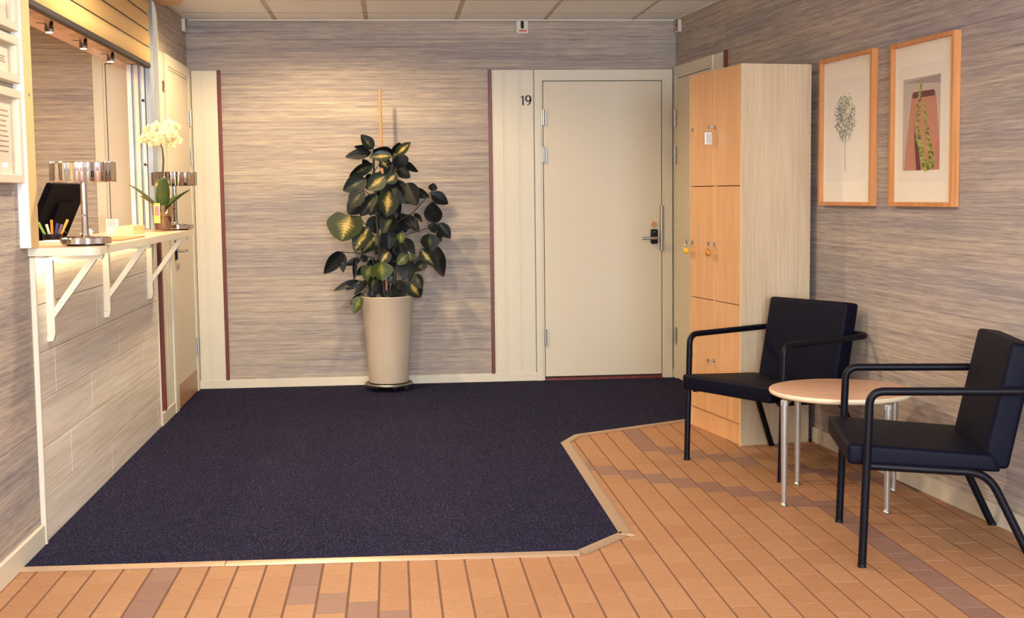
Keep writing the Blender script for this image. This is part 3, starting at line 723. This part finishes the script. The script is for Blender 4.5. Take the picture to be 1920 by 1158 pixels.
# ------------------------------------------------------------------ round table
TC = (1.880, 5.305)
t = thing('round_table', 'small round birch coffee table with four silver legs between the armchairs', 'table', (TC[0], TC[1], 0), math.atan2(.377, .177)-PI/2)
R = .300
obj('table_top', lathe([(R-.006, .4715), (R-.002, .4705), (R-.002, .470)], 72), TABLETOP, t, 20)
obj('edge_band', lathe([(R-.018, .446), (R-.004, .452), (R, .460), (R, .468), (R-.002, .4702)], 72), TABLE_EDGE, t, 60)
hl = .207
for sx in (-1, 1):
    for sy in (-1, 1):
        lg = obj('leg', tube([(sx*hl, sy*hl, .012), (sx*hl, sy*hl, .438)], [.0105, .0165], 18), SILVER, t, 50)
        obj('foot', lathe([(.014, 0), (.017, .003), (.016, .008), (.008, .016), (.008, .024)], 18, c=(sx*hl, sy*hl, 0)), STEEL, lg, 50)
obj('rail', box(-hl-.014, hl+.014, -.012, .012, .418, .446, .002), SILVER, t)
for sx in (-1, 1): obj('rail', box(sx*hl-.014, sx*hl+.014, -hl-.014, hl+.014, .422, .446, .002), SILVER, t)

# ------------------------------------------------------------------ table lamps on the counter
def lamp(label, x, y):
    t = thing('table_lamp', label, 'lamp', (x, y, CT1+.0014), 0, 'chrome lamps on the counter')
    obj('base_plate', lathe([(.070, 0), (.070, .005)], 40), BLACKP, t, 40)
    obj('base', lathe([(.088, .005), (.094, .008), (.094, .028), (.088, .033), (.02, .036)], 120, lobes=10, amp=.028), CHROME, t, 40)
    obj('stem', lathe([(.020, .033), (.013, .045), (.0125, .27), (.014, .30)], 24), CHROME, t, 40)
    obj('switch', tube([(0, -.012, .115), (0, -.028, .115)], .006, 10), CHROME, t, 40)
    obj('shade', lathe([(.112, .242), (.119, .243), (.121, .246), (.121, .315), (.118, .318), (.107, .3185)], 160, lobes=16, amp=.026, cap=False), CHROME, t, 40)
    obj('shade_top', lathe([(.109, .314), (.02, .316)], 60), CHROME, t, 40)
    obj('bulb', lathe([(.012, .252), (.022, .260), (.024, .275), (.014, .292)], 20), m_emit('lamp_bulb', (1, .74, .42), 5), t, 60)
    return t
lamp('chrome table lamp at the near end of the counter beside the pens', -1.178, 5.135)
lamp('chrome table lamp at the far end of the counter behind the orchid', -1.195, 7.335)

# ------------------------------------------------------------------ orchid
OX, OY, OZ = -1.228, 7.13, CT1+.0014
t = thing('potted_orchid', 'white orchid in a clear glass pot on the counter', 'plant', (OX, OY, OZ))
obj('glass_pot', lathe([(.040, 0), (.044, .004), (.058, .135), (.060, .138), (.056, .138), (.042, .010), (.0, .009)], 40, cap=False), m_glass('pot_glass', (.90, .82, .74, 1), .04, .12), t, 40)
obj('bark', lathe([(.038, .010), (.041, .03), (.046, .075), (.03, .083), (.0, .085)], 28, cap=False), mat('bark', (84, 60, 48), .9), t, True)
obj('care_tag', box(-.034, -.002, -.064, -.062, .045, .150), mat('tag_yellow', (232, 204, 90), .5), t)
o = obj('tag_picture', box(-.030, -.006, -.0655, -.064, .085, .135, .001), mat('tag_pink', (224, 110, 120), .5), t)
OLEAF = mat('orchid_leaf', (62, 82, 40), .35)
def strap_leaf(a, L, rise, wd, droop, m=OLEAF):
    bm = bmesh.new(); n = 10; rows_ = []
    for i in range(n+1):
        q = i/n; r_ = L*q*(1-.15*q*droop); z = .10+rise*q-droop*rise*q*q
        ww = wd*math.sin(PI*min(1, .12+.88*q))**.6*(1 if q < .98 else .3)+.002
        d = Vector((math.cos(a), math.sin(a), 0)); s = Vector((-math.sin(a), math.cos(a), 0)); c = d*r_+Vector((0, 0, z))
        rows_.append([bm.verts.new(c+s*ww*v+Vector((0, 0, .25*ww*abs(v)))) for v in (-1, -.5, 0, .5, 1)])
    for A, B in zip(rows_, rows_[1:]):
        for i in range(4): bm.faces.new((A[i], A[i+1], B[i+1], B[i]))
    o = obj('leaf', bm, m, t, 'all'); md = o.modifiers.new('thick', 'SOLIDIFY'); md.thickness = .003
for a, L, rise, wd, dr in ((2.9, .19, .20, .022, .25), (3.5, .15, .17, .018, .2), (-2.4, .14, .13, .02, .3), (-.3, .17, .16, .024, .25), (-1.25, .07, .20, .034, .05), (.9, .13, .14, .02, .3)): strap_leaf(a, L, rise, wd, dr)
obj('flower_stem', tube(smooth_path([(0, 0, .09), (.008, .0, .30), (.018, .0, .46), (.0, -.01, .56), (-.05, -.01, .585)], .06), [.004]*40, 8) if False else tube([(0, 0, .09), (.004, 0, .2), (.010, 0, .32), (.014, 0, .38), (.012, -.005, .44), (-.004, -.01, .49), (-.04, -.015, .51), (-.075, -.02, .50)], [.005, .005, .005, .005, .004, .003, .003, .002], 8), mat('orchid_stem', (54, 52, 30), .5), t, 'all')
obj('support_clip', box(.002, .016, -.006, .006, .262, .268), OLEAF, t)
ORCH = mat('orchid_petal', (222, 206, 160), .6, Subsurface_Weight=.15)
def blossom(c, rot, tilt, sz):
    M = Matrix.Translation(c) @ Matrix.Rotation(rot, 4, 'Z') @ Matrix.Rotation(tilt, 4, 'X')
    fl = obj('blossom', _petals(sz, M), ORCH, t, 'all')
    bm = bmesh.new(); bmesh.ops.create_uvsphere(bm, u_segments=8, v_segments=6, radius=sz*.16)
    for v in bm.verts: v.co = M @ (v.co+Vector((0, -sz*.15, -sz*.08)))
    obj('lip', bm, mat('orchid_lip', (236, 200, 90), .5), fl, 'all')
def _petals(sz, M):
    bm = bmesh.new()
    for ang, L, wd in ((PI/2, 1.0, .34), (PI/2+2.2, .95, .30), (PI/2-2.2, .95, .30), (.12, 1.0, .56), (PI-.12, 1.0, .56)):
        n = 7; prev = None
        for i in range(n):
            q = i/(n-1); r_ = sz*L*q; ww = sz*wd*math.sin(PI*(.08+.86*q))**.75
            d = Vector((math.cos(ang), 0, math.sin(ang))); s = Vector((-math.sin(ang), 0, math.cos(ang)))
            row = [bm.verts.new(M @ (d*r_+s*ww*v+Vector((0, -.12*sz*math.sin(PI*q)+.06*sz*v*v, 0)))) for v in (-1, 0, 1)]
            if prev:
                for j in range(2): bm.faces.new((prev[j], prev[j+1], row[j+1], row[j]))
            prev = row
    return bm
rr = random.Random(5)
for (px, pz, s_) in ((-.088, .545, .034), (-.062, .60, .032), (-.030, .565, .038), (-.012, .615, .034), (.028, .575, .040), (.050, .625, .036), (.012, .535, .036), (.072, .575, .036), (.094, .540, .030), (.058, .525, .034), (-.040, .525, .03), (.085, .61, .030)):
    blossom(Vector((px, rr.uniform(-.05, .02), pz-.058)), rr.uniform(-.5, .7), rr.uniform(-.3, .3), s_)

# ------------------------------------------------------------------ small things on the counter and desk
cz = CT1+.0014
t = thing('acrylic_tray', 'clear pale tray standing on the counter left of the orchid', 'tray', (-1.305, 6.66, cz))
ACR = mat('pale_acrylic', (240, 222, 170), .15, Alpha=.75)
for q in ((-.04, .04, -.15, .15, 0, .003), (-.04, -.037, -.15, .15, .003, .042), (.037, .04, -.15, .15, .003, .042), (-.037, .037, -.15, -.147, .003, .042), (-.037, .037, .147, .15, .003, .042)): obj('tray_wall', box(*q), ACR, t)
t = thing('info_card', 'small upright printed card behind the pale tray on the counter', 'card', (-1.40, 6.68, cz))
obj('card', box(-.030, .030, -.001, .001, 0, .075), PAPER, t)
bm = bmesh.new()
for i in range(4): bx(bm, -.024, .020-.006*(i % 2), -.0016, -.001, .066-i*.008, .069-i*.008)
obj('text_line', bm, mat('card_ink', (170, 140, 110), .8), t)
t = tag(obj('brown_folder', box(-.075, .075, -.26, .26, 0, .006, .001), mat('folder_brown', (176, 118, 74), .5), None, False, (-1.212, 5.86, cz)), 'flat brown folder lying on the counter beyond the near lamp', 'folder')
t = thing('paper_pad', 'thin white note pad on the counter beside the near lamp', 'note pad', (-1.40, 5.56, cz)); obj('pad', box(-.06, .06, -.10, .10, 0, .006, .001), PAPER, t); obj('pad_edge', box(-.06, .06, .10, .104, 0, .008), BLACKP, t)
t = thing('pen_cup', 'low black pen cup at the near end of the hatch', 'pen holder', (-1.470, 5.80, cz))
obj('cup', lathe([(.040, 0), (.042, .028), (.039, .028), (.037, .003), (0, .003)], 24, cap=False), BLACKP, t, 40)
for nm, c, dx, dy, ln in (('green', (120, 170, 70), -.030, -.02, .075), ('white', (226, 220, 210), -.012, -.01, .066), ('orange', (226, 140, 50), -.004, .01, .085), ('blue', (64, 60, 110), .014, .0, .07), ('purple', (110, 90, 130), .022, .012, .065), ('yellow', (232, 160, 60), .036, .02, .085)):
    p = thing('pen', nm+' pen standing in the pen cup', 'pen', (-1.470+dx*.6, 5.80+dy*.6, cz+.004), 0, 'pens in the pen cup')
    obj('barrel', tube([(0, 0, 0), (dx*.9, dy*.9, ln*.86)], .0055, 10), mat('pen_'+nm, c, .4), p, 40)
    obj('cap', tube([(dx*.9, dy*.9, ln*.86), (dx*1.03, dy*1.03, ln)], .0058, 10), mat('pen_'+nm, c, .4), p, 40)
bm = bmesh.new(); bmesh.ops.create_icosphere(bm, subdivisions=3, radius=.026)
for v in bm.verts: v.co *= 1+.35*math.sin(37*v.co.x*9+3)*math.cos(41*v.co.z*8); v.co.z = max(v.co.z*.8+.015, 0)
tag(obj('crumpled_paper', bm, PAPER, None, False, (-1.435, 6.28, cz)), 'crumpled white paper on the counter behind the near lamp', 'paper')
MONB = mat('matt_black', (12, 12, 20), .9, spec=.04)
# monitor, seen from behind
t = thing('monitor', 'black computer screen tilted back on the reception desk', 'monitor', (-1.69, 6.40, .960))
sl = .42
def mon(a, b, h): return (a*math.sin(sl)+h*math.cos(sl), b, .075+a*math.cos(sl)-h*math.sin(sl))
bm = bmesh.new(); prism([(0, -.36), (.38, -.36), (.38, .33), (0, .33)], -.014, .014, bm, mon); bmesh.ops.bevel(bm, geom=bm.edges[:], offset=.005, segments=2, affect='EDGES'); obj('screen_housing', bm, MONB, t)
bm = bmesh.new(); prism([(.06, -.16), (.30, -.16), (.30, .16), (.06, .16)], .014, .032, bm, mon); bmesh.ops.bevel(bm, geom=bm.edges[:], offset=.008, segments=2, affect='EDGES'); obj('rear_cover', bm, MONB, t)
obj('display', prism([(.015, -.345), (.365, -.345), (.365, .315), (.015, .315)], -.0155, -.0142, None, mon), mat('display_dark', (20, 20, 26), .1), t)
obj('stand_arm', tube([(-.02, 0, .02), (.12, 0, .20)], .02, 12), BLACKP, t, 40); obj('stand_base', box(-.20, .04, -.12, .12, 0, .02, .006, 2), BLACKP, t)

# ------------------------------------------------------------------ potted plant
PXc, PYc = -.045, 8.695
t = thing('potted_plant', 'tall leafy yellow-veined plant with a bamboo stake growing in the floor pot', 'plant', (PXc, PYc, .07))
dl = thing('plant_dolly', 'round silver rolling dolly under the cream pot', 'dolly', (PXc, PYc, .009))
obj('disc', lathe([(.152, .032), (.160, .036), (.161, .044), (.155, .050), (.140, .046)], 64), STEEL, dl, 40)
for i in range(5):
    a = -PI/2+.35+i*2*PI/5; cs = obj('caster', tube([(.115*math.cos(a)-.009*math.sin(a), .115*math.sin(a)+.009*math.cos(a), .015), (.115*math.cos(a)+.009*math.sin(a), .115*math.sin(a)-.009*math.cos(a), .015)], .015, 16), BLACKP, dl, 40)
    obj('caster_mount', box(.115*math.cos(a)-.008, .115*math.cos(a)+.008, .115*math.sin(a)-.008, .115*math.sin(a)+.008, .022, .034), STEEL, cs)
pot = thing('floor_pot', 'tall tapered cream planter standing on the silver dolly', 'pot', (PXc, PYc, .060))
obj('pot_body', lathe([(.118, 0), (.131, .004), (.134, .02), (.150, .28), (.170, .570), (.173, .578), (.170, .582), (.162, .580), (.158, .54), (0, .54)], 72, cap=False), POT, pot, 40)
obj('soil', lathe([(.157, .541), (.10, .548), (0, .552)], 40, cap=False), SOIL, pot, True)
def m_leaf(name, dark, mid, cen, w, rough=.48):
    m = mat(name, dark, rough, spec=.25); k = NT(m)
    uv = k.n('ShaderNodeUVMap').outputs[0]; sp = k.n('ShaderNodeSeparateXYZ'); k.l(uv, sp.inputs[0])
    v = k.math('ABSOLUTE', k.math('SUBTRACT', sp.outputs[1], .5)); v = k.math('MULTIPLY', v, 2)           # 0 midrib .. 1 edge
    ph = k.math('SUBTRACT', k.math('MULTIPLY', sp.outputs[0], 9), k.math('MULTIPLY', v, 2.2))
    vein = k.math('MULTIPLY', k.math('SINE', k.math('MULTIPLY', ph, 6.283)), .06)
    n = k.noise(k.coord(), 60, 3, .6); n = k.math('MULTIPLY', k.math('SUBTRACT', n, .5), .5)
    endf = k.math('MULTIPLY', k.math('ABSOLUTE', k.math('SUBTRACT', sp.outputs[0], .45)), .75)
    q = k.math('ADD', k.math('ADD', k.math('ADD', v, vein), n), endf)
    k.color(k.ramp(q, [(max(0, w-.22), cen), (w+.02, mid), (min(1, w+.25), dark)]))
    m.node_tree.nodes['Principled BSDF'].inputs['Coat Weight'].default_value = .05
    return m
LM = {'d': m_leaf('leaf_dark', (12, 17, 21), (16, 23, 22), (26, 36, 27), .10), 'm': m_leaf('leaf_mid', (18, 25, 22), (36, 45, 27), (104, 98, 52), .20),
      'v': m_leaf('leaf_vein_highlight', (24, 33, 23), (62, 68, 33), (176, 150, 84), .36), 'g': m_leaf('leaf_green', (58, 70, 31), (88, 96, 40), (132, 126, 60), .26),  # yellow centres paint the warm-light highlight along with the veins
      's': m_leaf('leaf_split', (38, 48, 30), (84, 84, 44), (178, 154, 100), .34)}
STEM = mat('plant_stem', (44, 42, 34), .6); STEMG = mat('petiole', (58, 64, 38), .5)
# base x, base z, tip x, tip z (mm from the pot's axis and from the floor), width, kind
LEAVES = [(-72,1612,-142,1699,60,'m'),(-85,1594,-246,1565,53,'d'),(-95,1615,-182,1622,36,'d'),(62,1582,-68,1597,71,'d'),(51,1565,-89,1562,53,'v'),
(79,1571,165,1647,50,'v'),(69,1585,101,1646,50,'m'),(90,1575,126,1487,78,'d'),(127,1532,207,1463,39,'d'),(-13,1530,23,1488,43,'v'),
(84,1477,164,1427,60,'d'),(-75,1517,-221,1434,60,'m'),(-108,1510,-139,1545,32,'d'),(-120,1416,-265,1347,89,'m'),(6,1439,-111,1349,85,'v'),
(76,1445,9,1390,60,'v'),(-143,1349,-229,1235,78,'m'),(-155,1279,-244,1193,89,'d'),(-56,1317,-154,1185,71,'m'),(25,1340,11,1182,107,'v'),
(146,1388,203,1247,85,'d'),(92,1347,164,1258,78,'d'),(184,1346,281,1295,46,'d'),(310,1334,322,1383,43,'d'),(303,1316,415,1255,64,'d'),
(328,1121,313,1256,93,'d'),(-231,1182,-290,1028,185,'s'),(-110,1103,-204,963,93,'v'),(-65,1046,-155,938,71,'v'),(50,1178,-19,1077,96,'m'),
(20,1094,17,956,85,'d'),(131,1177,217,1073,53,'d'),(191,1187,240,1133,28,'d'),(349,1118,426,1024,60,'d'),(314,1125,316,1058,50,'d'),
(345,1072,368,1000,25,'d'),(284,1055,293,945,96,'m'),(226,953,309,848,64,'v'),(322,969,368,776,78,'d'),(97,1065,96,1001,43,'g'),
(24,945,124,972,53,'d'),(-78,961,-7,957,39,'d'),(56,934,57,835,71,'d'),(17,942,-41,865,64,'v'),(137,919,72,856,53,'g'),
(158,929,161,876,46,'g'),(129,887,140,741,85,'d'),(256,867,191,808,57,'m'),(-37,872,-25,762,110,'g'),(-98,848,-145,764,78,'g'),
(-78,788,-105,682,53,'m'),(-296,940,-404,807,71,'d'),(-292,933,-288,816,43,'d'),(-174,888,-266,851,36,'d'),(-209,896,-209,762,25,'d'),
(-142,916,-153,867,39,'d'),(-133,838,-197,786,39,'d'),(-188,743,-340,697,36,'d'),(-195,733,-270,688,32,'d'),(-132,742,-218,659,39,'d'),
(-158,661,-244,585,36,'d'),(-172,651,-220,549,60,'g'),(44,689,43,629,89,'d'),(151,737,216,633,82,'v'),(187,786,228,697,57,'m'),
(-101,681,-92,631,50,'d'),(27,1260,89,1181,85,'d'),(-74,1436,-132,1384,64,'d'),(-32,1471,2,1414,64,'d'),(1,1365,-56,1303,64,'d')]
STEMS = {'trunk1': [(-14,600),(-43,908),(-62,1190),(-71,1436),(-71,1611)], 'trunk2': [(57,600),(48,906),(43,1189),(37,1400),(62,1575)],
 'br1': [(48,1060),(84,1135),(184,1194),(317,1334)], 'br2': [(46,1020),(129,1046),(288,1090),(328,1121)], 'br3': [(-43,935),(-83,1050),(-158,1149),(-231,1182)],
 'br4': [(-38,836),(-86,894),(-191,931),(-294,940)], 'br5': [(-34,765),(-87,837),(-143,881),(-209,896)], 'br6': [(-24,640),(-90,695),(-142,732),(-190,743)], 'br7': [(56,620),(142,834),(232,910),(322,969)]}
rl = random.Random(11)
Z0 = .07
SP3 = []
for nm, pts in STEMS.items():
    dy = {'trunk1': -.01, 'trunk2': .02, 'br1': .0, 'br2': -.03, 'br3': -.05, 'br4': -.05, 'br5': -.04, 'br6': -.06, 'br7': -.03}[nm]
    P = []
    for i, (a, b) in enumerate(pts):
        base = -.01 if pts[0][0] < 20 else .02
        P.append(Vector((a/1000, base+(dy-base)*i/(len(pts)-1), b/1000-Z0)))
    # densify
    Q = []
    for a, b in zip(P, P[1:]):
        for q in range(6): Q.append(a.lerp(b, q/6))
    Q.append(P[-1]); SP3 += Q
    r0 = .011 if nm.startswith('trunk') else .0045
    obj('stem', tube(Q, [r0*(1-.45*i/len(Q)) for i in range(len(Q))], 8), STEM, t, 'all')
obj('bamboo_stake', tube([(-.003, .03, .54), (-.022, .03, 2.004-Z0)], .0085, 12), mat('bamboo', (206, 140, 96), .55), t, 40)
def leaf_blade(L, wd, kind, curl, cup):
    bm = bmesh.new(); uvl = bm.loops.layers.uv.new('UVMap'); n, mcols = 12, 8; rows_ = []
    for i in range(n+1):
        q = i/n
        sh_ = math.sin(PI*q**.80)**.72 if kind != 's' else math.sin(PI*(.12+.88*q)**.95)**.5
        if q > .9 and kind != 's': sh_ *= 1-(q-.9)*2.5
        ww = wd/2*sh_+.0004
        row = []
        for j in range(mcols+1):
            v = j/mcols*2-1; e = 1+.03*math.sin(9*q+3*v)
            row.append((bm.verts.new((L*q, ww*v*e, -curl*L*q*q+cup*ww*abs(v)**1.3)), q, j/mcols))
        rows_.append(row)
    for A, B in zip(rows_, rows_[1:]):
        for j in range(mcols):
            fc = bm.faces.new((A[j][0], A[j+1][0], B[j+1][0], B[j][0]))
            for lp, (_, q, v) in zip(fc.loops, (A[j], A[j+1], B[j+1], B[j])): lp[uvl].uv = (q, v)
    return bm
fl_ = random.Random(23)
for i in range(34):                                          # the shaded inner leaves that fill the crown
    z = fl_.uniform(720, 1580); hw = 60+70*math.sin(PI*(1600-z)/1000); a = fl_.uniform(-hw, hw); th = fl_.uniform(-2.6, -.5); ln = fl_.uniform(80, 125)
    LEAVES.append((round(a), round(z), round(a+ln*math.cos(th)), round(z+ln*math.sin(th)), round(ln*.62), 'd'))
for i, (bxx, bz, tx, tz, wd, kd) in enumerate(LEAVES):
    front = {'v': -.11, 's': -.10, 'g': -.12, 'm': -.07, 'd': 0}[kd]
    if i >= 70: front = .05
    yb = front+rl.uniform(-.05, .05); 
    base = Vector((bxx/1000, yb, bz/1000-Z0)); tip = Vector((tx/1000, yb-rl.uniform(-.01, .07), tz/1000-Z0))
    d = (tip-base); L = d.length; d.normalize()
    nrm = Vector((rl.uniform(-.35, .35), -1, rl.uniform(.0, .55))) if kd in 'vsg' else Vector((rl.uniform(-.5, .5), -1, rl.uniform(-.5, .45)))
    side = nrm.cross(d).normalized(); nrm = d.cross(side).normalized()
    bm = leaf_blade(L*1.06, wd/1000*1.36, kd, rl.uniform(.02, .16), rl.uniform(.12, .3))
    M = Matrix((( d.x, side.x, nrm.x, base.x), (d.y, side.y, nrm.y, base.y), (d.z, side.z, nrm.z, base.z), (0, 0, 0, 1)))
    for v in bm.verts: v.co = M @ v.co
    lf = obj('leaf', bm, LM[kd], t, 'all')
    # petiole from the nearest lower stem point
    c = min(SP3, key=lambda p: (p-(base-Vector((0, 0, .06)))).length)
    midp = (c+base)/2+Vector((0, -.005, .012))
    pts = [c*(1-q)**2+midp*2*q*(1-q)+base*q*q for q in [k_/5 for k_ in range(6)]]
    obj('petiole', tube(pts, .0026, 6), STEMG, lf, 'all')
